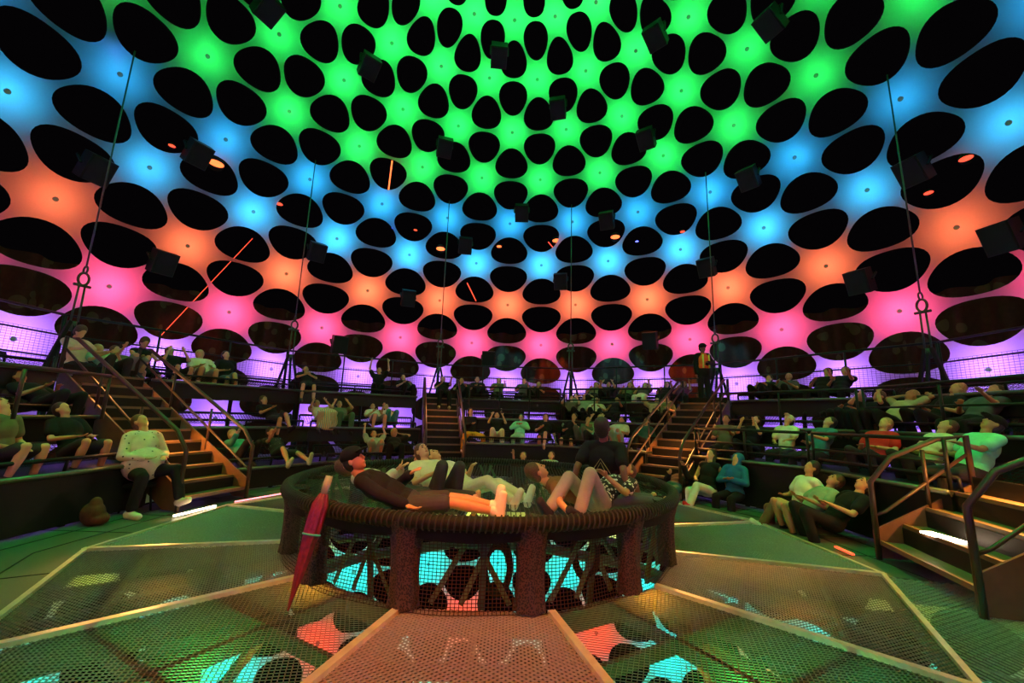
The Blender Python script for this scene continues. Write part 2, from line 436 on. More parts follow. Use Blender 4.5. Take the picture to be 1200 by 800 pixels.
# front rails on some tiers
railing(-8.5, 14.5, 7.0, 1.5, .95, 'dark front railing of the middle tier, left part of the rear block', False, 4, DARK)
railing(15.5, 38.5, 7.0, 1.5, .95, 'dark front railing of the middle tier, right part of the rear block', False, 4, DARK)
railing(51.5, 74.5, 5.7, .85, .6, 'dark front rail before the white cap and t-shirt', False, 3, DARK, rails=(1., .55))
railing(75.5, 98.5, 5.7, .85, .6, 'dark front rail before the mint green t-shirt', False, 3, DARK, rails=(1., .55))
railing(51.5, 74.5, 7.0, 1.5, .78, 'dark middle rail on the left half of the right-hand block', False, 3, DARK, rails=(1.,))
railing(75.5, 98.5, 7.0, 1.5, .78, 'dark middle rail on the right half of the right-hand block', False, 3, DARK, rails=(1., .55))
0 and railing(51.5, 74.5, 8.0, 2.15, .7, 'dark upper rail in front of the right-hand top tier, left half', False, 3, DARK, rails=(1., .55))
railing(-110, -88, 5.9, 1.35, .62, 'brown-lit handrail crossing the far left middle tier', False, 3, RAILM, rails=(1.,))

# ------------------------------------------------------------------ stairs at four corners
def stairs(az, label, z_top=2.1, r0=4.75, w=1.15, amber=True, solid=True, panel=SHEET, n=11, r1=7.95):
    c = pol(r0, az, 0); root = empty('staircase', c, -rad(az), label, 'stairs', 'stairs between the seating blocks')
    L = r1-r0; rise = z_top/n; run = L/n
    for i in range(n):
        t = MB(); y = run*(i+.5); z = rise*(i+1)
        t.box((0, y, z-.02), (w, run*.96, .04)); so = t.build('step', TREAD, root)
        MB().box((0, y-run*.48, z-.012), (w, .025, .05)).build('nosing', TREAD, so)
        MB().box((0, y+run*.46, z+rise/2-.02), (w, .012, rise-.02)).build('riser', BLK, so)
    for s in (-1, 1):
        x = s*(w/2+.03)
        sh = MB(); q = [(x-.015, -.05, 0.02), (x-.015, .25, .02), (x-.015, L, z_top-.35), (x-.015, L, z_top+.1), (x-.015, -.05, rise+.12)]
        sh.add(q+[(x+.015, b, cc) for _, b, cc in q], [(0, 1, 2, 3, 4), (9, 8, 7, 6, 5), (0, 5, 6, 1), (1, 6, 7, 2), (2, 7, 8, 3), (3, 8, 9, 4), (4, 9, 5, 0)])
        sh.build('stringer', SHEET, root)
        h = MB(); hz = .85
        h.tube([(x, -.02, 0), (x, -.02, hz+.05), (x, .22, hz+rise+.15), (x, L-.3, z_top+hz-.25), (x, L, z_top+hz-.2), (x, L, z_top-.1)], .032, 10)
        h.tube([(x, -.02, .5), (x, .1, .56), (x, L, z_top+.45)], .02, 8)
        ho = h.build('handrail', RAILM, root, True)
        for u in ((.33, .66) if n > 5 else (.55,)): MB().tube([(x, L*u, z_top*u+.1), (x, L*u, z_top*u+hz-.0)], .022, 8).build('baluster', RAILM, ho, True)
    # amber light under the handrail washes the steps
    return root
def spot(name, loc, target, color, power, size=.1, cone=70, blend=.5):
    l = bpy.data.lights.new(name, 'SPOT'); l.color = color; l.energy = power; l.spot_size = rad(cone); l.spot_blend = blend; l.shadow_soft_size = size
    o = bpy.data.objects.new(name, l); COL.objects.link(o); o.location = loc
    o.rotation_euler = (Vector(target)-Vector(loc)).to_track_quat('-Z', 'Y').to_euler(); return o
def area(name, loc, target, color, power, sx=.6, sy=.05):
    l = bpy.data.lights.new(name, 'AREA'); l.shape = 'RECTANGLE'; l.size = sx; l.size_y = sy; l.color = color; l.energy = power
    o = bpy.data.objects.new(name, l); COL.objects.link(o); o.location = loc
    o.rotation_euler = (Vector(target)-Vector(loc)).to_track_quat('-Z', 'Y').to_euler(); return o
AMB = (1, .35, .07)
stairs(-75, 'orange-lit steel staircase left, between the patterned blouse and the low tier')
stairs(-15, 'narrow central staircase climbing beside the mustard yellow trousers', w=1.0, r0=5.6)
stairs(45, 'orange-lit staircase just right of the round net, below the vested steward')
stairs(106.5, 'short near right staircase with bent brown handrail and glowing first step', z_top=.85, n=4, r1=5.75, w=1.55)
for az, r in ((-75, 5.3), (45, 5.3), (105, 5.2)):
    area('stair_lamp', pol(r+.55, az, 1.35), pol(r-.1, az, .2), AMB, 48, .5, .1)
    if az < 100: area('stair_lamp', pol(r+2.1, az, 2.2), pol(r+1.3, az, .8), AMB, 16, .5, .1)
area('stair_lamp', pol(6.6, -15, 2.2), pol(6.2, -15, .7), AMB, 16, .5, .1)
strip(pol(5.02, 102.2, .44), pol(5.1, 106.6, .44), WHITELED, 'bright white light bar on the second step of the near right stairs', .12)

# ------------------------------------------------------------------ suspension cables
cn = {-75: 'at the far left', -45: 'between the left reclining row and the folded arms', -15: 'above the central staircase', 15: 'right of the centre, doubled low down', 45: 'beside the vested steward', 75: 'at the far right with a heavy shackle', -105: 'beyond the left edge', 105: 'beyond the right edge'}
CAB = mat('green_steel_cable', (.06, .09, .06), .45, .7)
for az, nm in cn.items():
    base = pol(9.0, az, 2.1); root = empty('suspension_cable', base, -rad(az), 'steel suspension cable %s' % nm, 'cable', 'suspension cables')
    ztop = SPH_Z+math.sqrt(SPH_R**2-81)-2.1-.03
    MB().tube([(0, 0, 2.25), (0, 0, ztop)], .016, 8).build('cable', CAB, root, True)
    s = MB(); s.tube([(.09*cos(t), 0, 2.0+.13*sin(t)) for t in [2*pi*i/16 for i in range(16)]], .024, 8, True)
    s.tube([(0, .06*cos(t), 2.2+.08*sin(t)) for t in [2*pi*i/14 for i in range(14)]], .018, 8, True); s.tube([(-.14, 0, 1.86), (.14, 0, 1.86)], .03, 8)
    s.build('shackle', CAB, root, True)
    b = MB(); b.tube([(-.05, 0, 1.84), (-.06, 0, 1.0)], .018, 8); b.tube([(.05, 0, 1.84), (.06, 0, 1.0)], .018, 8); b.tube([(0, 0, 1.1), (0, 0, .9)], .05, 10)
    b.build('turnbuckle', CAB, root, True)
    p = MB(); p.bar((-.06, 0, 1.1), (-.32, 0, 0), .06, .06); p.bar((.06, 0, 1.1), (.32, 0, 0), .06, .06); p.bar((0, 0, 1.1), (0, -.25, 0), .05, .05)
    p.build('bracket', BLK, root)

# ------------------------------------------------------------------ loudspeakers at the joints between openings
SPK = [(-63.6, 26.1), (-65.1, 48.9), (-41.6, 51.3), (-5.0, 59.8), (-18.1, 43.3), (13.5, 51.3), (35.2, 42.5), (44.6, 56.5), (2.9, 32.4), (23.3, 29.6), (66.8, 48.0), (52.9, 29.9),
       (74.0, 21.1), (-63.2, 9.2), (-41.1, 18.0), (-10.4, 25.0), (-21.9, 12.5), (-3.8, .7), (12.0, 17.9), (30.5, 4.4), (42.4, 17.1), (64.6, 9.2), (79.6, 9.8), (-34.4, 1.3), (-73.6, 18.0)]
def band(el): return 'pink' if el < 8.5 else 'orange' if el < 16.5 else 'lower blue' if el < 25.5 else 'upper blue' if el < 34 else 'lower green' if el < 50 else 'upper green'
lp = None
for az, el in SPK:
    same = sorted(a for a, e in SPK if band(e) == band(el)); i = same.index(az)
    ordn = ['first', 'second', 'third', 'fourth', 'fifth', 'sixth', 'seventh'][i]
    p = sph(az, el, SPH_R-.42)
    root = empty('loudspeaker', p, 0, 'black box loudspeaker bridging dark openings in the %s band, %s from the left' % (band(el), ordn), 'loudspeaker', 'loudspeakers on the dome')
    root.rotation_euler = (Vector((0, 0, 1.5))-p).to_track_quat('Y', 'Z').to_euler()
    if lp is None:
        b = MB(); b.box((0, 0, 0), (.5, .36, .62)); me1 = b.mesh('cabinet', BLK)
        g = MB(); g.box((0, .19, 0), (.44, .02, .56)); me2 = g.mesh('grille', CORD)
        k = MB(); k.bar((-.27, 0, 0), (-.27, -.3, .12), .05, .03); k.bar((.27, 0, 0), (.27, -.3, .12), .05, .03); k.bar((-.28, -.3, .12), (.28, -.3, .12), .05, .05); me3 = k.mesh('yoke', BLK)
        lp = (('cabinet', me1), ('grille', me2), ('yoke', me3))
    for n, me in lp: link(bpy.data.objects.new(n, me), root)

# ------------------------------------------------------------------ rig lamps outside the dome, seen through the openings
LAMPS = [(-59.4, 26.2, ORLED, 'large orange', .2), (-76.4, 32.0, BLULED, 'blue', .1), (-65.5, 25.6, REDLED, 'small red', .08), (-48.4, 24.2, REDLED, 'red', .1), (-15.7, 23.6, ORLED, 'orange', .17),
         (-2.4, 25.2, ORLED, 'small orange', .1), (11.0, 26.4, ORLED, 'orange', .17), (24.2, 26.0, ORLED, 'orange', .17), (38.0, 24.6, REDLED, 'small red', .08), (77.3, 20.2, REDLED, 'red', .12), (-21.7, 26.5, REDLED, 'small red', .07),
         (28.7, 24.5, BLULED, 'small blue', .06), (72.9, 18.2, REDLED, 'small red', .09), (-26.5, 26.0, BLULED, 'small blue', .06)]
lnm = {-59.4: 'in the upper left blue band', -76.4: 'high at the far left', -65.5: 'left of the large orange one', -48.4: 'left of the second cable', -15.7: 'at the third cable', -2.4: 'in the opening left of centre',
       11.0: 'in the opening right of centre', 24.2: 'beside the hanging box right of centre', 38.0: 'left of the steward cable', 77.3: 'at the far right', -21.7: 'left of the third cable', 28.7: 'in the right middle', 72.9: 'low at the far right cable', -26.5: 'in the left middle'}
for az, el, m, nm, s in LAMPS:
    p = sph(az, el, SPH_R+.25); root = empty('stage_lamp', p, 0, '%s stage lamp glowing through a dark opening %s' % (nm, lnm[az]), 'lamp', 'stage lamps behind the dome')
    root.rotation_euler = (Vector((0, -3, 1.5))-p).to_track_quat('Y', 'Z').to_euler()
    b = MB(); b.tube([(0, -s*2, 0), (0, -s*.6, 0), (0, 0, 0)], [s*.7, s*1.05, s*1.1], 16); ho = b.build('housing', BLK, root, True)
    b = MB(); b.ell((0, 0, 0), (s, 0, 0), (0, .02, 0), (0, 0, s*.45)); b.build('lens', m, ho, True)
    if s >= .1:
        c = m.node_tree.nodes['Principled BSDF'].inputs['Emission Color'].default_value
LT = [((-50.9, 17.3), (-60.0, -.8), REDLED, 'long thin red light line slanting behind the left openings', .008), ((-29.3, 38.0), (-28.8, 32.6), ORLED, 'short upright orange glowing truss edge in an opening above the left middle', .025),
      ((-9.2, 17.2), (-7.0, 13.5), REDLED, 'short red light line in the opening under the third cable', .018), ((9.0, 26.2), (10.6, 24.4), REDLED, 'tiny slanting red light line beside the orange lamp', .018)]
for p, q, m, lb, r in LT:  # glowing lines added in place of truss edges lit outside the dome
    o = MB().tube([sph(*p, SPH_R+.35), sph(*q, SPH_R+.35)], r, 8).build('glowing_truss_edge', m); tag(o, lb, 'glowing truss edge', 'glowing truss edges behind the dome')
# warm spots by the glowing lamps, plus unseen ones added to light the people
for az, el, pw in ((-62, 17, 1), (-16, 14, 1), (14, 14, 1), (62, 17, 1), (-130, 16, 2.6), (130, 16, 2.6), (180, 14, 3.2), (-158, 16, 2.6), (158, 16, 2.6), (-100, 14, 1.6), (100, 14, 1.6)):
    spot('warm_spot', sph(az, el, SPH_R-.5), (0, 1.0, .8), (1, .24, .04), RIG_W*pw, .2, 95, .8)

# pleated curtain of the hall outside, glimpsed through the lower openings
cu = MB(); NC = 720; k0 = 0
for i in range(NC):
    t = 2*pi*i/NC; r = 14+.22*sin(t*90)+.1*sin(t*37)
    cu.v.append((r*cos(t), r*sin(t), -1.5)); cu.v.append((r*cos(t), r*sin(t), 5.6))
for i in range(NC): j = (i+1) % NC; cu.f.append((2*i, 2*j, 2*j+1, 2*i+1))
o = cu.build('wall_curtain', mat('dark_red_curtain', (.05, .014, .012), .9, spec=.1, spots=(.09, .05, .03), spot_scale=1.6, spot_w=.3), None, True); o['kind'] = 'structure'
for az, z, c, pw in ((8, 5.5, (1, .2, .04), 60), (20, 6, (.05, .8, 1), 60), (30, 5.2, (1, .2, .04), 60), (38, 6, (.05, .7, 1), 40), (-2, 6, (.05, .8, 1), 40), (-55, 6, (1, .2, .1), 14)):
    spot('hall_lamp', pol(12.3, az, z), pol(13.9, az+2, z-2.4), c, pw*7, .05, 50, .4)

# unseen amber and green uplights added below the mesh floor to tint it
for az, c, pw, r in ((180, (1, .2, .02), 14, 2.9), (120, (1, .25, .03), 12, 2.9), (-120, (1, .25, .03), 12, 2.9), (141, (1, .4, .03), 22, 2.6), (-141, (1, .4, .03), 22, 2.6), (150, (.05, 1, .1), 26, 3.8), (-150, (.05, 1, .1), 26, 3.8), (90, (.05, 1, .1), 14, 3.4), (-90, (.05, 1, .1), 14, 3.4)):
    if 1:
        spot('floor_tint_light', pol(r, az, -.75), pol(r+.05, az, 0), c, pw, .1, 150, .6)

# unseen spots added for tint: amber on the front mesh, yellow-green on the net platform, green on the side floors
spot('fill_spot', sph(176, 40, SPH_R-.6), (0, -3.3, 0), (1, .13, .005), 8000, .15, 26, .5)
spot('fill_spot', sph(-168, 62, SPH_R-.6), (-.1, -.6, .6), (.85, 1, .35), 1100, .15, 28, .6)
for s in (-1, 1):
    spot('fill_spot', sph(95*s, 62, SPH_R-.6), (4.6*s, .4, 0), (0, 1, .1), 1900, .15, 36, .7)
    spot('fill_spot', sph(130*s, 60, SPH_R-.6), (4.2*s, -2.6, 0), (.02, 1, .08), 1100, .15, 30, .7)

# ------------------------------------------------------------------ round net platform in the middle
RR, RZ = 2.42, .70
ring = empty('net_platform', (-.08, 0, 0), 0, 'round black rope-laced net platform with netted skirt, people lying on it', 'net platform')
MB().tube([(RR*cos(t), RR*sin(t), RZ) for t in [2*pi*i/96 for i in range(96)]], .058, 12, True).build('rim', mat('black_padded_rim', (.008, .008, .007), .7, spec=.2), ring, True)
lac = MB(); pts = []; W = 300
for i in range(W*8):
    t = 2*pi*i/(W*8); q = 2*pi*i/8
    pts.append(((RR+.066*cos(q))*cos(t), (RR+.066*cos(q))*sin(t), RZ+.066*sin(q)))
lac.tube(pts, .008, 5, True); lac.build('rope_lacing', mat('dark_olive_rope', (.018, .02, .014), .75), ring, True)
mb = MB()
def sag(x, y):
    r = math.hypot(x, y)/RR; return RZ-.02-.16*(1-r*r)
pp = .05; n = int(RR/pp)
for i in range(-n, n+1):
    c = i*pp; h = math.sqrt(max(0, (RR-.04)**2-c*c)); m = max(2, int(h*2/.2))
    for q in range(m):
        a = -h+2*h*q/m; b = -h+2*h*(q+1)/m; w = .005
        mb.add([(c-w, a, sag(c, a)), (c+w, a, sag(c, a)), (c+w, b, sag(c, b)), (c-w, b, sag(c, b))], [(0, 1, 2, 3)])
        mb.add([(a, c-w, sag(a, c)), (a, c+w, sag(a, c)), (b, c+w, sag(b, c)), (b, c-w, sag(b, c))], [(0, 1, 2, 3)])
o = mb.build('net_surface', mat('black_knotless_net', (.02, .025, .02), .7), ring)
# netted skirt
sk = MB(); NV = 450; NH = 24
def SK(t, v):
    r = RR-.03-.05*sin(pi*v)+.015*sin(14*t); return Vector((r*cos(t), r*sin(t), RZ-.05-(RZ-.06)*v))
for i in range(NV):
    t = 2*pi*i/NV; w = .0032/RR
    for q in range(6):
        sk.add([SK(t-w, q/6), SK(t+w, q/6), SK(t+w, (q+1)/6), SK(t-w, (q+1)/6)], [(0, 1, 2, 3)])
for j in range(NH+1):
    v = j/NH; 
    for i in range(NV):
        t = 2*pi*i/NV; t2 = 2*pi*(i+1)/NV; a = SK(t, v); b = SK(t2, v); d = Vector((0, 0, .0032))
        sk.add([a-d, b-d, b+d, a+d], [(0, 1, 2, 3)])
sk.build('net_skirt', CORDB, ring)
# drape band of doubled netting under the rim
dr = MB()
for i in range(168):
    t = 2*pi*i/168; t2 = 2*pi*(i+1)/168; fz = .1+.06*abs(sin(7*t))**.5; fz2 = .1+.06*abs(sin(7*t2))**.5
    dr.add([(RR*cos(t), RR*sin(t), RZ-.04), (RR*cos(t2), RR*sin(t2), RZ-.04), ((RR-.02)*cos(t2), (RR-.02)*sin(t2), RZ-fz2), ((RR-.02)*cos(t), (RR-.02)*sin(t), RZ-fz)], [(0, 1, 2, 3)])
dr.build('drape_band', CORD, ring)
PM = MB()
for i in range(14):
    a = 2*pi*i/14+pi/2+pi/14; pm = MB(); N = 28; Zs = (.02, .12, .3, .5, .62, .70)
    Ws = (.135, .12, .115, .125, .16, .2)
    k0 = 0
    for z, wd in zip(Zs, Ws):
        for j in range(N):
            q = 2*pi*j/N; rr = wd*(1+.09*sin(q*7+z*3)); pm.v.append((rr*cos(q), rr*.75*sin(q), z))
    for s in range(len(Zs)-1):
        for j in range(N): pm.f.append((s*N+j, s*N+(j+1) % N, (s+1)*N+(j+1) % N, (s+1)*N+j))
    o = pm.build('wrapped_post', mat('bunched_brown_black_netting', (.045, .03, .02), .85, spots=(.005, .004, .003), spot_scale=70, spot_w=.5), ring, True)
    o.location = ((RR-.09)*cos(a), (RR-.09)*sin(a), 0); o.rotation_euler = (0, 0, a+pi/2)
for i in range(14):
    a = 2*pi*i/14+pi/2+pi/14; b = a+2*pi/14; r1 = RR-.12
    def P(t, z, r=r1): return (r*cos(t), r*sin(t), z)
    for u0, u1 in ((.2, .55), (.45, .72), (.85, .5)):
        t0 = a+(b-a)*u0; t1 = a+(b-a)*u1
        s = MB().bar(P(t0, .03, r1-.05), P(t1, RZ-.06), .045, .006, (cos(a), sin(a), 0)); s.build('webbing_strap', STRAP, ring)
    s = MB().bar(P(a+(b-a)*.62, -.1, r1-.1), P(a+(b-a)*.62, RZ-.06), .05, .03, (cos(a), sin(a), 0)); s.build('strut', mat('dark_green_strut', (.03, .07, .035), .5, .3), ring)
# coil of black rope hanging on the skirt
co = MB()
for k in range(5):
    r0 = .11+.012*k; co.tube([(r0*cos(t)*.8, .012*k, r0*1.5*sin(t)) for t in [2*pi*i/20 for i in range(20)]], .01, 6, True)
for nm, x, y, z in (('low on the skirt left of the centre post', .16, -2.15, .28), ('hanging on the skirt right of the centre post', .95, -2.0, .38)):
    o = co.build('rope_coil', CORD, None, True); o.location = (x, y, z); tag(o, 'coil of black rope %s' % nm, 'rope', 'rope coils inside the netted skirt')

# folded umbrella leaning on the rim
um = empty('folded_umbrella', (-1.44, -2.45, .03), 0, 'long folded maroon umbrella hanging tip down from the left front of the net platform', 'umbrella')
A = Vector((0, 0, 0)); B = Vector((.11, .2, .88)); d = (B-A).normalized(); x = d.cross(Vector((0, 1, 0))).normalized(); y = d.cross(x)
cn_ = MB(); N = 32; prof = ((0, .006), (.08, .012), (.35, .04), (.65, .06), (.85, .058), (.95, .03))
for t, r in prof:
    for j in range(N):
        q = 2*pi*j/N; rr = r*(1+.22*sin(8*q+t*4)); cn_.v.append(tuple(A+(B-A)*t+(x*cos(q)+y*sin(q))*rr))
for s in range(len(prof)-1):
    for j in range(N): cn_.f.append((s*N+j, s*N+(j+1) % N, (s+1)*N+(j+1) % N, (s+1)*N+j))
cn_.build('canopy', mat('maroon_nylon', (.13, .012, .015), .28, spec=.8, noise=.4, scale=25), um, True)
h = MB(); h.tube([B-(B-A)*.06, B+d*.02, B+d*.1], [.028, .035, .03], 12); o = h.build('handle', mat('clear_grey_handle', (.25, .3, .28), .15), um, True); o['label'] = 'pale translucent handle'
h = MB(); h.tube([A+(B-A)*.6+x*.066*cos(t)+y*.066*sin(t) for t in [2*pi*i/16 for i in range(16)]], .008, 6, True); h.build('strap', mat('teal_strap', (.05, .5, .35), .4), um, True)

# ------------------------------------------------------------------ people
PAL = dict(pink=(.75, .42, .4), mint=(.35, .62, .45), mintb=(.25, .85, .55), olive=(.14, .15, .08), black=(.012, .012, .014), cream=(.75, .68, .52), sage=(.3, .38, .25), khaki=(.45, .38, .22), green=(.08, .16, .08),
    teal=(.06, .3, .26), tealdk=(.03, .1, .1), teald2=(.05, .2, .2), greyd=(.09, .09, .09), dark=(.03, .03, .035), denim=(.1, .14, .2), greyshort=(.22, .22, .2), white=(.85, .85, .8), whitetr=(.7, .68, .66),
    wine=(.16, .03, .08), mustard=(.75, .38, .03), red=(.65, .03, .03), bluehood=(.02, .14, .3), browntr=(.2, .09, .05), brown=(.12, .06, .03), blond=(.5, .32, .14), hairdark=(.02, .014, .01), greyjean=(.33, .3, .28), charcoal=(.05, .05, .05), palegrey=(.5, .55, .48))
def cm(n):
    if n == 'blackprint': return mat('black_cotton_with_pale_print', (.015, .015, .017), .85, spots=(.35, .4, .35), spot_scale=18, spot_w=.18)
    if n == 'floral': return mat('black_white_floral_cotton', (.015, .015, .015), .85, spots=(.75, .75, .68), spot_scale=22, spot_w=.36)
    if n == 'blouse': return mat('cream_blouse_dark_dashes', (.72, .6, .48), .85, spots=(.05, .05, .05), spot_scale=15, spot_w=.17)
    return mat('cloth_'+n, PAL[n], .85, noise=.12, spec=.2)
HAIR = dict(brown=(.09, .045, .02), blond=(.42, .26, .11), dark=(.02, .014, .01), black=(.008, .007, .007))
def remesh(mb, name, m, vox, smooth_it=4):
    me = mb.mesh(name+'_src', None); o = bpy.data.objects.new('tmp', me); COL.objects.link(o)
    r = o.modifiers.new('r', 'REMESH'); r.mode = 'VOXEL'; r.voxel_size = vox
    s = o.modifiers.new('s', 'SMOOTH'); s.factor = .5; s.iterations = smooth_it
    dg = bpy.context.evaluated_depsgraph_get(); me2 = bpy.data.meshes.new_from_object(o.evaluated_get(dg)); me2.name = name
    bpy.data.objects.remove(o); bpy.data.meshes.remove(me)
    me2.materials.clear(); me2.materials.append(m); me2.polygons.foreach_set('use_smooth', [True]*len(me2.polygons))
    return me2
LEGS = {  # (thigh pitch, splay, shin pitch) right, left ; pitch 0 down, 90 forward
    'recline': ((116, 8, -16), (112, 8, -12)), 'upright': ((88, 7, 0), (86, 8, 4)), 'knees': ((138, 5, -30), (134, 6, -26)), 'legsout': ((112, 10, 48), (96, 12, 72)),
    'cross': ((92, 5, -4), (108, -8, 34)), 'spread': ((90, 26, -8), (86, 30, 2)), 'stand': ((0, 5, 0), (2, 5, -2)), 'lie': ((92, 5, 86), (90, 6, 88)), 'lieknees': ((150, 6, 12), (142, 8, 4)), 'liecross': ((94, 2, 80), (97, -7, 84)), 'slack': ((86, 22, -4), (96, 12, 16)), 'liewide': ((160, 4, 42), (150, 10, 28))}
ARMS = {'lap': ((.3, .1, -1), (-.55, .75, -.25)), 'behind': ((.85, .15, .6), (-.75, -.25, .6)), 'up': ((.55, .2, 1), (-.15, .1, 1)), 'face': ((.3, .7, -.55), (-.45, .25, 1)), 'phone': ((.3, .35, .9), (-.1, .25, 1)), 'cross': ((.3, .35, -.9), (-1, .45, .15)),
        'side': ((.35, -.2, -1), (.1, .25, -1)), 'knee': ((.15, .6, -.8), (.0, .95, -.2)), 'prop': ((.3, -.75, -.8), (.2, -.2, -1)), 'out': ((.75, .35, -.5), (.4, .6, -.6)), 'down': ((.18, 0, -1), (0, .12, -1))}
PA = {'recline': ('lap', 'lap'), 'upright': ('lap', 'knee'), 'knees': ('knee', 'lap'), 'legsout': ('knee', 'prop'), 'cross': ('lap', 'prop'), 'spread': ('cross', 'prop'), 'fold': ('knee', 'knee'), 'face': ('face', 'face'), 'crossarm': ('cross', 'cross'),
      'armsup': ('up', 'up'), 'phone': ('phone', 'up'), 'behind': ('behind', 'behind')}
PL = {'fold': 'upright', 'face': 'recline', 'crossarm': 'upright', 'armsup': 'recline', 'phone': 'knees', 'behind': 'recline'}
def person(label, hip, yaw, lean=30, hl=40, legs='recline', arms=('lap', 'lap'), top='black', sl='short', bot='dark', bl='long', shoe='dark', sock=None, hair='dark', long=0, cap=None, fat=1., s=1., skin=0, group=None, turn=0, roll_=0, vox=None, arm_dir=None, leg_dir=None, name='person'):
    dist = (Vector(hip)-CAM).length
    vox = vox or min(.02, max(.0075, dist*.0015)); near = dist < 8.5
    X = Vector((1, 0, 0)); L = rad(lean); U = Vector((0, -sin(L), cos(L))); F = Vector((0, cos(L), sin(L)))
    H = rad(hl); HU = Vector((0, -sin(H), cos(H))); HF = Vector((0, cos(H), sin(H)))
    if turn:
        R = Matrix.Rotation(rad(turn), 3, HU); HF = R @ HF
    HX = HF.cross(HU).normalized()
    pel = Vector((0, 0, 0)); ch = pel+U*.36; sh = pel+U*.47; nk = sh+U*.06+F*.01; hd = nk+(U*.3+HU*.7).normalized()*.075+HU*.085+HF*.015
    body = MB()
    def torso(mb, g):
        mb.ell(pel+U*.02, X*(.165*fat+g), F*(.115*fat+g), U*(.13+g)); mb.ell(pel+U*.17+F*.01*fat, X*(.14*fat+g), F*(.10*fat**1.5+g), U*(.16+g))
        mb.ell(pel+U*.34, X*(.165*fat**.7+g), F*(.11*fat**.7+g), U*(.17+g)); mb.capsule(sh-X*.14, sh+X*.14, .06+g, .06+g)
    torso(body, 0)
    body.capsule(sh-U*.02, nk+U*.05, .058, .052)
    # head: skull, jaw, chin, nose, ears
    body.ell(hd+HU*.025-HF*.01, HX*.074, HF*.092, HU*.095, 20, 14); body.ell(hd-HU*.045+HF*.02, HX*.058, HF*.068, HU*.075, 18, 12)
    body.ell(hd-HU*.092+HF*.06, HX*.025, HF*.024, HU*.02); body.capsule(hd+HU*.02+HF*.082, hd-HU*.022+HF*.101, .009, .014, 10)
    body.capsule(hd+HU*.036+HF*.074-HX*.03, hd+HU*.036+HF*.074+HX*.03, .011, .011, 8)
    for q in (-1, 1):
        body.ell(hd-HU*.005+HX*.076*q-HF*.005, HX*.012, HF*.02, HU*.032, 10, 8)
    body.capsule(hd-HU*.06+HF*.079-HX*.015, hd-HU*.06+HF*.079+HX*.015, .009, .009, 8)
    shirt = MB(); torso(shirt, .018+vox*.35); 
    pants = MB(); g = .016+vox*.35
    pants.ell(pel+U*.0, X*(.17*fat+g), F*(.12*fat+g), U*(.12+g))
    shoes = []; socks = MB(); eyes = []
    for q, (tp, spl, sp), arm in ((1, LEGS[legs][0], arms[0]), (-1, LEGS[legs][1], arms[1])):
        hipj = pel+X*.088*q-U*.02
        a = rad(tp); b = rad(spl)*q; td = Vector((sin(b)*max(.25, sin(a)), sin(a), -cos(a))).normalized()
        a2 = rad(sp); sd = Vector((sin(b)*.3, sin(a2), -cos(a2))).normalized()
        if leg_dir and leg_dir.get(q): td = Vector(leg_dir[q][0]).normalized(); sd = Vector(leg_dir[q][1]).normalized()
        kn = hipj+td*.42; an = kn+sd*.40
        tw = .078*fat
        body.capsule(hipj, kn, tw, .052); body.capsule(kn, kn+sd*.14, .05, .056); body.capsule(kn+sd*.14, an, .056, .036)
        fd = (td*.25+Vector((0, .2, 0))).cross(X).cross(sd) if 0 else None
        side = sd.cross(X).normalized()            # toe direction: away from the shin, towards the front of the knee
        if side.dot(td) < 0 and abs(side.dot(td)) > .15: side = -side
        toe = an+sd*.045+side*.15; heel = an+sd*.045-side*.045
        body.capsule(heel, toe, .036, .026)
        if bl == 'long': pants.capsule(hipj, kn, tw+g, .052+g); pants.capsule(kn, an-sd*.02, .054+g, .046+g)
        elif bl == 'short': pants.capsule(hipj, hipj+td*.34, tw+g+.004, .062+g*1.2)
        if sock: socks.capsule(an-sd*.12, an+sd*.02, .047, .045); 
        if shoe:
            sm = MB(); c0 = heel+sd*.012; c1 = toe+sd*.01+side*.02
            sm.capsule(c0, c1, .046, .038); sm.capsule(an+sd*.0, c0+side*.03, .048, .045); sm.capsule(c0+sd*.025, c1+sd*.018, .04, .034)
            shoes.append(sm)
        elif sock: socks.capsule(heel, toe, .042, .034)
        # arm
        shj = sh+X*.178*q*fat**.4-U*.005
        ud, fdv = (arm_dir[q] if arm_dir and arm_dir.get(q) else ARMS[arm]) if not (arm_dir and arm_dir.get(q)) else arm_dir[q]
        def loc(v, wl=False):
            return (X*v[0]*q+F*v[1]+U*v[2]).normalized()
        ud = loc(ud); fdv = loc(fdv); el = shj+ud*.28; wr = el+fdv*.25
        body.capsule(shj, el, .047*fat**.5, .038); body.capsule(el, wr, .038, .026)
        # hand with five separate curled fingers
        pn = fdv.cross(X*q); pn = pn.normalized() if pn.length > .2 else F; sx_ = fdv.cross(pn).normalized()
        if sx_.dot(X*q) > 0: pass
        palm = wr+fdv*.05
        body.ell(palm, sx_*.038, fdv*.052, pn*.017, 12, 8)
        for i_, (off, ln) in enumerate(((-.029, .062), (-.010, .074), (.010, .07), (.028, .056))):
            b0 = wr+fdv*.085+sx_*off; d1 = (fdv+pn*-.25+sx_*off*4).normalized(); d2 = (fdv+pn*-.9).normalized()
            body.capsule(b0-fdv*.02, b0+d1*ln*.55, .0095, .0085, 8); body.capsule(b0+d1*ln*.55, b0+d1*ln*.55+d2*ln*.5, .0085, .007, 8)
        t0 = wr+fdv*.03-sx_*.03; t1 = t0+(fdv*.7-sx_*.8).normalized()*.04; body.capsule(t0, t1, .012, .010, 8); body.capsule(t1, t1+(fdv-pn*.4).normalized()*.03, .010, .008, 8)
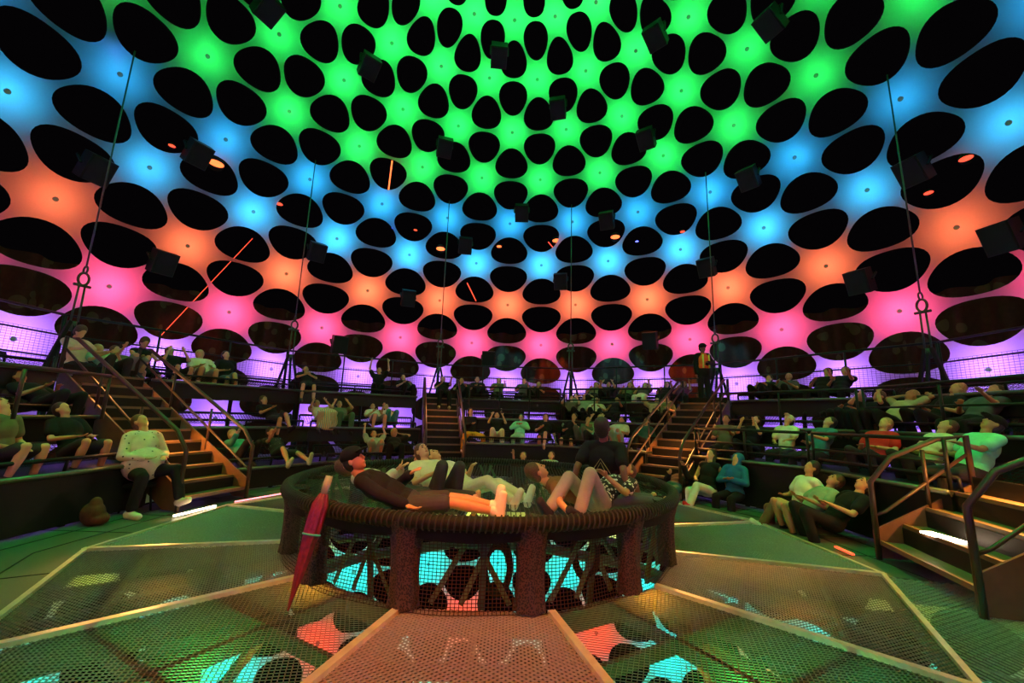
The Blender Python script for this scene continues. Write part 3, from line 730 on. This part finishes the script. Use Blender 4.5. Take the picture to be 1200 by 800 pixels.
        if sl == 'short': shirt.capsule(shj, shj+ud*.17, .056+g*.9, .054+g)
        elif sl == 'long': shirt.capsule(shj, el, .05+g*.8, .042+g); shirt.capsule(el, wr-fdv*.02, .042+g, .034+g)
    root = bpy.data.objects.new(name, remesh(body, 'body', SKIN[skin], vox, 3)); link(root)
    tag(root, label, 'person', group)
    def part(mb, nm, m, v=None, it=3):
        me = remesh(mb, nm, m, v or vox, it); o = bpy.data.objects.new(nm, me); link(o, root); return o
    o = part(shirt, 'top_hoodie' if hair == 'hood' else 'shirt', cm(top))
    if bl: part(pants, 'trousers' if bl == 'long' else 'shorts', cm(bot))
    if sock: part(socks, 'socks', cm(sock))
    for sm in shoes: part(sm, 'shoe', cm(shoe) if shoe in PAL else cm('dark'))

    hm_ = MB()
    if hair in HAIR:
        k = .012+vox*.3
        hm_.ell(hd+HU*.045-HF*.028, HX*(.076+k), HF*(.082+k), HU*(.088+k), 20, 14); hm_.ell(hd-HU*.0-HF*.055, HX*(.07+k), HF*(.05+k), HU*(.085+k), 16, 10)
        if long:
            for q in (-1, 1): hm_.capsule(hd+HX*.07*q-HF*.03, hd+HX*.085*q-HU*.2-HF*.03, .035, .03)
            hm_.capsule(hd-HF*.07, hd-HF*.07-HU*.22, .06, .045)
        part(hm_, 'hair', mat('hair_'+hair, HAIR[hair], .6, noise=.35, scale=60))
    elif hair == 'hood':
        hm_.ell(hd+HU*.03-HF*.03, HX*.115, HF*.115, HU*.13); hm_.capsule(hd-HU*.1-HF*.06, nk-F*.05, .09, .1)
        part(hm_, 'hood', cm(top))
    if cap:
        c = MB(); k = .02+vox*.3; c.ell(hd+HU*.062-HF*.016, HX*(.078+k), HF*(.095+k), HU*(.062+k), 20, 12)
        c.ell(hd+HU*.06+HF*.115, HX*.07, HF*.065, HU*.012, 16, 8); part(c, 'cap', cm(cap))
    if near:
        for q in (-1, 1):
            e = MB().ell(hd+HU*.014+HF*.0775+HX*.03*q, HX*.013, HF*.008, HU*.007, 12, 8); e.build('eye', mat('dark_eye', (.03, .02, .015), .2), root, True)
            e = MB().capsule(hd+HU*.04+HF*.087+HX*.016*q, hd+HU*.038+HF*.078+HX*.046*q, .005, .0035, 8); e.build('eyebrow', mat('hair_dark', HAIR['dark'], .6), root, True)
        e = MB().ell(hd-HU*.06+HF*.089, HX*.022, HF*.005, HU*.006, 12, 8); e.build('mouth', mat('lips', (.4, .13, .1), .5), root, True)
    root.location = hip; root.rotation_euler = (0, rad(roll_), yaw); root.scale = (s, s, s)
    return root

DECKS = {(n, r): z for n, a0, a1, zs in BLOCKS for r, z in ((1, zs[0]), (2, zs[1]), (3, zs[2]))}
def blk(az):
    for n, a0, a1, zs in BLOCKS:
        if a0-7 <= az <= a1+7: return zs
    return (.85, 1.5, 2.1)
PEOPLE=[
(-75.3,8.75,2.77,3,'person in a pale pink shirt with bowed head, leftmost on the top tier','fold',dict(top='pink',bot='dark',hair='brown')),
(-73.2,8.75,2.66,3,'person in a light green top second on the top tier beside the stair rail','recline',dict(top='mint',bot='dark',hair='blond')),
(-70.7,8.75,2.68,3,'person with raised bare knees on the top tier, left of the hunched person','knees',dict(top='olive',bot='greyshort',bl='short',hair='brown')),
(-67.9,8.75,2.88,3,'bare-armed person hunched forward on the top tier above the bright purple panel','fold',dict(top='black',sl='none',bot='dark',bl='short',hair='brown')),
(-64.1,8.75,2.92,3,'person leaning back with hands at the face on the top tier, bare legs in shorts','face',dict(top='black',sl='short',bot='dark',bl='short',hair='brown')),
(-60.3,8.75,2.93,3,'person in tall white socks and shorts reclining on the top tier','recline',dict(top='cream',bot='greyshort',bl='short',hair='blond',sock='white')),
(-56.2,8.75,3.00,3,'person in a black shirt and denim shorts, legs crossed, on the top tier','cross',dict(top='black',bot='denim',bl='short',hair='dark')),
(-43.0,8.75,2.84,3,'person in a dark shirt and shorts with folded arms, alone by the hanging cable','crossarm',dict(top='black',sl='short',bot='dark',bl='short',hair='dark')),
(-28.1,8.75,3.12,3,'person in a black shirt stretching both bare arms above the head on the top tier','armsup',dict(top='black',sl='short',bot='black',hair='dark')),
(-22.6,8.75,2.81,3,'person in dark clothes lying low beside the one with raised arms','recline',dict(top='black',bot='black',hair='black')),
(-14.3,8.45,2.80,3,'person in black sitting at the head of the central staircase','upright',dict(top='black',bot='black',hair='dark')),
(-51.2,7.70,1.82,2,'person in a dark top with crossed bare legs and black shoes above the left landing','cross',dict(top='black',bot='dark',bl='short',hair='brown',shoe='black')),
(-41.9,7.70,1.79,2,'person in a cream shirt holding both hands to the face, behind the striped blanket','face',dict(top='cream',bot='khaki',hair='blond')),
(-37.6,7.70,1.77,2,'person in an olive shirt and green trousers shading the eyes, beside the striped blanket','face',dict(top='olive',bot='green',hair='dark')),
(-30.2,7.70,1.78,2,'person in a cream top with one bare leg down, left of the blue-clad sitter','recline',dict(top='cream',bot='greyshort',bl='short',hair='brown')),
(-27.2,7.70,1.72,2,'person with a teal blanket over the knees on the middle tier by the stair post','knees',dict(top='cream',bot='teal',hair='brown')),
(-61.2,6.50,0.96,1,'person in a teal top with black trousers, knees up, beside the left stairs','knees',dict(top='teal',sl='long',bot='black',hair='blond')),
(-54.0,6.50,1.02,1,'person in a black printed t-shirt sitting with one leg stretched out on the low tier','legsout',dict(top='blackprint',bot='dark',bl='short',hair='dark')),
(-32.8,6.40,0.82,1,'person in a sage green top holding a phone above the head, knees bent','phone',dict(top='sage',bot='sage',bl='short',hair='brown')),
(-27.9,6.40,0.75,1,'blond person in black with hands clasped behind the head','behind',dict(top='black',bot='black',hair='blond')),
(-9.8,8.75,2.80,3,'person in black whose head shows over the back rail just right of the central stairs','recline',dict(top='black',bot='black',hair='dark')),
(-6.1,8.75,2.88,3,'dark-haired person in black on the top tier, second right of the central stairs','recline',dict(top='black',bot='black',hair='black')),
(-1.4,8.75,2.88,3,'person in an olive shirt sitting against the purple panel, third right of the central stairs','upright',dict(top='olive',bot='black',hair='brown')),
(4.3,8.75,2.88,3,'person in a white-collared dark shirt on the top tier left of the round dark opening','upright',dict(top='greyd',bot='black',hair='brown')),
(7.5,8.75,2.77,3,'person in a dark jacket beside the white-collared one on the top tier','recline',dict(top='black',bot='black',hair='brown')),
(21.0,8.75,2.70,3,'person in grey green on the top tier right of the double cable','upright',dict(top='olive',bot='black',hair='dark')),
(23.8,8.75,2.79,3,'person in black with dark hair under the orange-lit opening on the top tier','face',dict(top='black',bot='black',hair='dark')),
(28.2,8.75,2.75,3,'long-haired person in a grey top in the centre right of the top tier','upright',dict(top='olive',bot='black',hair='dark',long=1)),
(31.6,8.75,2.75,3,'long-haired person with a pale wrap on the knees on the top tier','upright',dict(top='greyd',bot='cream',hair='dark',long=1)),
(36.3,8.75,2.74,3,'long-haired person before the brightest purple panel on the top tier','upright',dict(top='black',bot='black',hair='dark',long=1)),
(39.9,8.75,2.72,3,'long-haired person at the right end of the top tier beside the vested steward','upright',dict(top='wine',bot='black',hair='brown',long=1)),
(16.6,7.75,2.24,2,'person holding hands to the eyes on the middle tier right of the double cable','face',dict(top='olive',bot='black',hair='brown')),
(19.2,7.75,2.32,2,'person with a bare arm raised on the middle tier beside the camera holder','behind',dict(top='sage',sl='short',bot='black',hair='blond')),
(22.8,7.75,2.19,2,'person in a pale collar looking straight up on the middle tier','recline',dict(top='cream',bot='black',hair='blond')),
(26.9,7.75,2.25,2,'person with a reddish lit face in black on the middle tier','upright',dict(top='black',bot='black',hair='brown')),
(35.9,7.75,2.23,2,'person with hands behind the head on the middle tier, right group','behind',dict(top='khaki',bot='black',hair='brown')),
(38.1,7.75,2.25,2,'person reclining with an elbow out at the right end of the middle tier','recline',dict(top='olive',bot='black',hair='brown')),
(-7.8,6.75,1.75,1,'person in a black top and mustard yellow trousers by the central stair foot','spread',dict(top='black',sl='long',bot='mustard',hair='dark',shoe='white')),
(-1.2,6.75,1.67,1,'person in cream trousers with a hand at the chin, second right of the stairs','face',dict(top='black',bot='cream',hair='brown')),
(4.7,6.75,1.62,1,'person in a bright mint green hoodie with arms folded','crossarm',dict(top='mintb',sl='long',bot='mint',hair='dark')),
(11.4,6.75,1.62,1,'person in shorts with one bare leg crossed high and a white shoe','cross',dict(top='black',bot='dark',bl='short',hair='brown',shoe='white')),
(17.9,6.75,1.69,1,'person in a black dress with two bare legs down over the tier edge','upright',dict(top='black',bot='black',bl='short',hair='dark',shoe='white')),
(21.3,6.75,1.60,1,'person in a dark green shirt leaning back next to the black dress','knees',dict(top='green',bot='olive',hair='dark')),
(24.4,6.75,1.66,1,'person with joined hands in front of the mouth behind the big black t-shirt','face',dict(top='sage',bot='dark',hair='blond')),
(29.7,6.75,1.63,1,'person in a cream top with bare knees drawn up, right of the big black t-shirt','knees',dict(top='cream',bot='mint',bl='short',hair='dark')),
(35.7,6.75,1.60,1,'person in a dark teal coat turned sideways at the right end of the lower tier','cross',dict(top='tealdk',sl='long',bot='black',hair='brown')),
(7.0,5.60,0.62,0,'person with dark raised knees lying beyond the round net, left of the pale top','knees',dict(top='tealdk',bot='greyd',hair='brown')),
(14.5,5.60,0.66,0,'person in a pale top lying face up beyond the round net','recline',dict(top='mint',bot='dark',hair='brown')),
(54.6,8.75,2.82,3,'person with reddish brown hair at the left of the right-hand top tier','recline',dict(top='black',bot='black',hair='brown')),
(58.1,8.75,2.83,3,'bald-looking person with lit forehead second on the right-hand top tier','recline',dict(top='greyd',bot='black',hair='none')),
(63.8,8.75,2.89,3,'dark-haired person in black third on the right-hand top tier','upright',dict(top='black',bot='black',hair='black')),
(66.4,8.75,2.88,3,'brown-haired person fourth on the right-hand top tier against purple light','upright',dict(top='black',bot='black',hair='brown')),
(82.4,7.75,2.31,2,'person in a dark shirt with short light hair at the far right upper tier','recline',dict(top='black',bot='black',hair='blond')),
(87.0,7.75,2.25,2,'person with a round face rightmost on the upper tier','upright',dict(top='greyd',bot='black',hair='brown')),
(71.6,7.75,2.22,2,'person in dark clothes leaning aside on the right-hand middle tier','recline',dict(top='black',bot='black',hair='brown')),
(73.6,7.75,2.21,2,'person with a hand beside the cheek on the right-hand middle tier','face',dict(top='black',bot='black',hair='brown')),
(77.2,7.75,2.23,2,'person with arms behind the head and bright orange skin on the right-hand middle tier','behind',dict(top='khaki',bot='black',hair='blond')),
(54.0,6.60,1.73,1,'person in a dark green t-shirt leftmost behind the right-hand rail','upright',dict(top='olive',bot='black',hair='dark')),
(59.2,6.60,1.74,1,'person in a black top with a hand on the chin behind the right-hand rail','face',dict(top='black',bot='black',hair='dark')),
(65.1,6.60,1.77,1,'person in a white t-shirt and white cap behind the right-hand rail','upright',dict(top='white',bot='dark',hair='dark',cap='white')),
(71.6,6.60,1.74,1,'person in a teal shirt with short dark hair behind the right-hand rail','upright',dict(top='teald2',bot='dark',hair='dark')),
(81.0,6.60,1.71,1,'person in a red shirt leaning sideways behind the right-hand rail','recline',dict(top='red',bot='dark',hair='blond')),
(87.9,6.60,1.71,1,'person in a pale shirt with a round lit face behind the bent handrail','recline',dict(top='cream',bot='dark',hair='brown')),
(94.1,6.50,1.74,1,'broad person in a mint green t-shirt with a dark cap at the far right','upright',dict(top='mintb',bot='dark',hair='dark',cap='black',fat=1.25)),
(50.9,5.90,0.57,0,'person in dark trousers and sandals leaning forward at the foot of the right tiers','upright',dict(top='black',sl='long',bot='tealdk',hair='dark')),
(56.5,5.90,0.99,0,'person in white trousers and red shoes with legs crossed','cross',dict(top='black',sl='none',bot='whitetr',hair='dark',shoe='red',long=1)),
(62.4,5.90,0.99,0,'person in a deep blue hooded jacket beside the white trousers','crossarm',dict(top='bluehood',sl='long',bot='black',hair='hood')),
(77.8,5.80,0.96,0,'person in a white shirt with brown trousers crossed and a white sock raised','cross',dict(top='white',bot='browntr',hair='dark',shoe='white')),
(81.8,5.80,0.94,0,'person with pale shorts and bare calves in black trainers leaning back','recline',dict(top='sage',bot='khaki',bl='short',hair='brown',shoe='black')),
(87.1,5.90,1.00,0,'person half hidden behind the bent handrail of the right stairs','recline',dict(top='black',bot='black',hair='dark')),
(-97.7,6.00,1.68,1,'person reclining far left with head tipped back and hands on the lap','recline',dict(top='olive',bot='dark',bl='short',hair='brown',shoe='black')),
(-88.0,6.35,1.54,1,'person far left mostly hidden by the stair rail, bare shins in black shoes','recline',dict(top='black',bot='dark',bl='short',hair='dark',shoe='black')),
(-84.3,7.70,1.97,2,'person in black behind the far left handrail on the middle tier','recline',dict(top='black',bot='black',hair='dark')),
]

SPREAD = {}
for i, (az, r, hz, row, lab, pose, o) in enumerate(PEOPLE):
    zs = blk(az); deck = 0 if row == 0 else zs[row-1]
    rng = random.Random(i*13+5)
    legs = PL.get(pose, pose); ar = PA[pose]
    seat = .2 if row else .24
    s = rng.uniform(.94, 1.04)
    hipz = deck+seat
    c = (hz-hipz-.1)/(.66*s); c = max(.2 if row == 0 else .52, min(.999, c)); lean = math.degrees(math.acos(c))
    if row == 0 and abs(az) < 20: r = 5.15
    if row == 0 and az > 40: r = 5.3
    if pose in ('upright', 'spread', 'crossarm', 'cross') and lean < 30 and hz-hipz > .75: hipz = hz-.8*s; lean = 12
    if pose == 'fold': lean = 16
    hl = {'fold': -25, 'legsout': 15, 'cross': 30, 'spread': 25}.get(pose, rng.uniform(30, 50))
    if row == 0 and pose == 'recline': lean = max(min(lean, 58), 45)
    rr = r-.66*sin(rad(lean))
    aa = az; 
    p = pol(rr, aa, hipz)
    kw = dict(o); kw.setdefault('shoe', rng.choice(('dark', 'dark', 'dark', 'greyd', 'sage'))); kw['skin'] = rng.choice((0, 0, 1, 1, 2))
    if az < -87 and row == 1: kw['shoe'] = 'dark'
    person(lab, p, pi-rad(az)+rng.uniform(-.2, .2), lean, hl, legs, ar, s=s, **kw)

# steward standing at the head of the right stairs
st = person('steward standing in an orange high-visibility vest with yellow bands and a dark cap', pol(8.15, 44.4, 3.0), pi-rad(45)+.9, 0, 0, 'stand', ('down', 'cross'), 'black', 'long', 'black', 'long', 'dark', None, 'black', cap='black', skin=3)
v = MB(); v.ell((0, 0, .33), (.195, 0, 0), (0, .15, 0), (0, 0, .24)); v.ell((0, 0, .16), (.185, 0, 0), (0, .14, 0), (0, 0, .16))
o = link(bpy.data.objects.new('vest', remesh(v, 'vest', mat('orange_vest', (1, .16, .02), .6, emit=None), .02, 3)), st); o['label'] = 'orange vest'
for x in (-.09, .09):
    b = MB(); b.tube([(x, .165, .48), (x, .172, .3), (x, .165, .1)], .022, 6); q = b.build('reflective_band', mat('lime_band', (.75, 1, .1), .4), st, True)
    b = MB(); b.tube([(x, -.165, .48), (x, -.172, .3), (x, -.165, .1)], .022, 6); q = b.build('reflective_band', mat('lime_band', (.75, 1, .1), .4), st, True)

# patterned blouse, seated by the near end of the left stairs
lady = person('person in a cream patterned blouse and black trousers seated beside the left stairs', pol(5.35, -83.5, .6), pi-rad(-84)-.2, 14, 42, 'slack', ('lap', 'lap'), 'blouse', 'long', 'black', 'long', 'cream', None, 'brown', fat=1.12, skin=1, s=1.08, turn=0)
bl_ = MB().ell((0, .02, .08), (.27, 0, 0), (0, .2, 0), (0, 0, .24)); link(bpy.data.objects.new('blouse_hem', remesh(bl_, 'blouse_hem', cm('blouse'), .012, 3)), lady)
stl = empty('stool', pol(5.35, -83.5, 0), rad(84), 'low dark stool under the patterned blouse beside the left stairs', 'stool')
MB().tube([(0, 0, .36), (0, 0, .41)], [.2, .2], 20).build('seat', BLK, stl, True)
for i in range(4):
    a = pi/4+pi/2*i; MB().tube([(.13*cos(a), .13*sin(a), .36), (.18*cos(a), .18*sin(a), 0)], .015, 8).build('leg', BLK, stl, True)
bg = MB(); bg.ell((0, 0, .17), (.2, 0, 0), (0, .14, 0), (0, 0, .18)); bg.ell((.02, 0, .3), (.1, 0, 0), (0, .09, 0), (0, 0, .12)); bg.ell((.1, .02, .1), (.16, 0, 0), (0, .14, 0), (0, 0, .1))
bgo = bpy.data.objects.new('bag', remesh(bg, 'bag', mat('rust_brown_cloth', (.10, .022, .01), .8, noise=.4), .012, 4)); link(bgo); bgo.location = pol(5.2, -92, .0); bgo.scale = (.75, .75, .85); tag(bgo, 'slouched rust-brown cloth bag on the floor left of the patterned blouse', 'bag')

# group lying on the net platform; z of the net there is about .6
def netz(x, y): return sag(x+.08, y)
LEGS['p1'] = ((96, 2, 80), (99, -9, 82)); LEGS['kup'] = ((152, 5, -12), (148, 6, -10)); LEGS['p4'] = ((112, 4, 62), (104, 4, 70)); LEGS['p8'] = ((128, 4, 46), (140, 8, 30)); LEGS['p7'] = ((100, 18, 30), (106, 24, 50))
def yw(fx, fy): return math.atan2(-fx, fy)
NETG = None
person('person in a black cap and black shorts lying with a hand on the net rim', (-.74, -1.72, .70), yw(.98, .06), 62, 30, 'p1', ('side', 'lap'), 'black', 'long', 'charcoal', 'short', 'white', None, 'dark', cap='black', skin=1, turn=-18, arm_dir={1: ((.5, .1, -.75), (.25, .2, -1))})
person('person with a pale grey sleeve lying face up behind the black cap', (-1.0, -1.02, .66), yw(1, -.05), 68, 66, 'lie', ('lap', 'lap'), 'palegrey', 'long', 'charcoal', 'long', None, None, 'brown', skin=0)
person('person in a loose white t-shirt and dark jeans with both knees drawn up', (-.58, -.78, .62), yw(.62, -.8), 52, 45, 'kup', ('lap', 'side'), 'cream', 'short', 'charcoal', 'long', 'dark', None, 'brown', skin=0)
person('person in cream trousers lying with legs stretched to the right on the net', (-.32, -.25, .62), yw(.85, -.5), 60, 62, 'p4', ('behind', 'lap'), 'cream', 'short', 'cream', 'long', 'white', None, 'brown', skin=0)
person('person with reddish hair and a bare arm hanging down in the middle of the net', (1.16, -.98, .66), yw(.92, .16), 70, 50, 'lie', ('side', 'side'), 'browntr', 'short', 'greyd', 'long', None, None, 'brown', skin=1, arm_dir={1: ((.8, -.35, .0), (.75, -.3, -.5))})
person('person in a floral shirt and grey jeans lying with raised knees on the net', (1.22, -1.12, .68), yw(-.72, -.68), 70, 66, 'p8', ('behind', 'lap'), 'floral', 'short', 'greyjean', 'long', 'dark', None, 'brown', skin=1)
bk = person('person in a black chevron-lined t-shirt seated on the net, back to the camera', (1.44, -.62, .72), yw(.5, .86), 8, 20, 'p7', ('prop', 'prop'), 'black', 'short', 'browntr', 'short', 'white', None, 'dark', fat=1.2, skin=3, s=1.08)
c = MB(); c.tube([(-.15, -.155, .12), (-.08, -.185, .24), (0, -.19, .35), (.08, -.185, .24), (.15, -.155, .12)], .004, 6); c.tube([(-.11, -.165, .12), (-.05, -.188, .22), (0, -.19, .31), (.05, -.188, .22), (.11, -.165, .12)], .003, 6)
q = c.build('chevron_print', mat('gold_print_line', (.35, .3, .12), .6), bk, True)

# striped blanket over the knees of the cream shirt
for (az, r, z, st, lb, nm) in ((-41.5, 6.95, 1.42, ((.1, .4, .35), (.7, .35, .1)), 'striped cream, teal and orange blanket over the knees of the middle tier sitter', 'blanket'),):
    b = MB(); b.ell((0, .05, .1), (.27, 0, 0), (0, .16, 0), (0, 0, .13)); b.ell((0, .16, -.1), (.27, 0, 0), (0, .08, 0), (0, 0, .24))
    o = link(bpy.data.objects.new(nm, remesh(b, nm, mat('striped_wool', (.75, .68, .5), .9, stripes=st), .018, 3))); o.location = pol(r, az, z); o.rotation_euler = (0, 0, pi-rad(az)); tag(o, lb, 'blanket')
# unseen soft green lights added overhead as fill on people and floor
for az, el, c, pw in ((-150, 50, (.03, 1, .14), 1.), (150, 50, (.03, 1, .14), 1.), (180, 70, (.05, 1, .18), .8), (90, 70, (.03, 1, .14), .5), (-90, 70, (.03, 1, .14), .5)):
    spot('green_fill', sph(az, el, SPH_R-.6), (0, 1.5, .5), c, WASH_W*pw, .25, 100, .8)
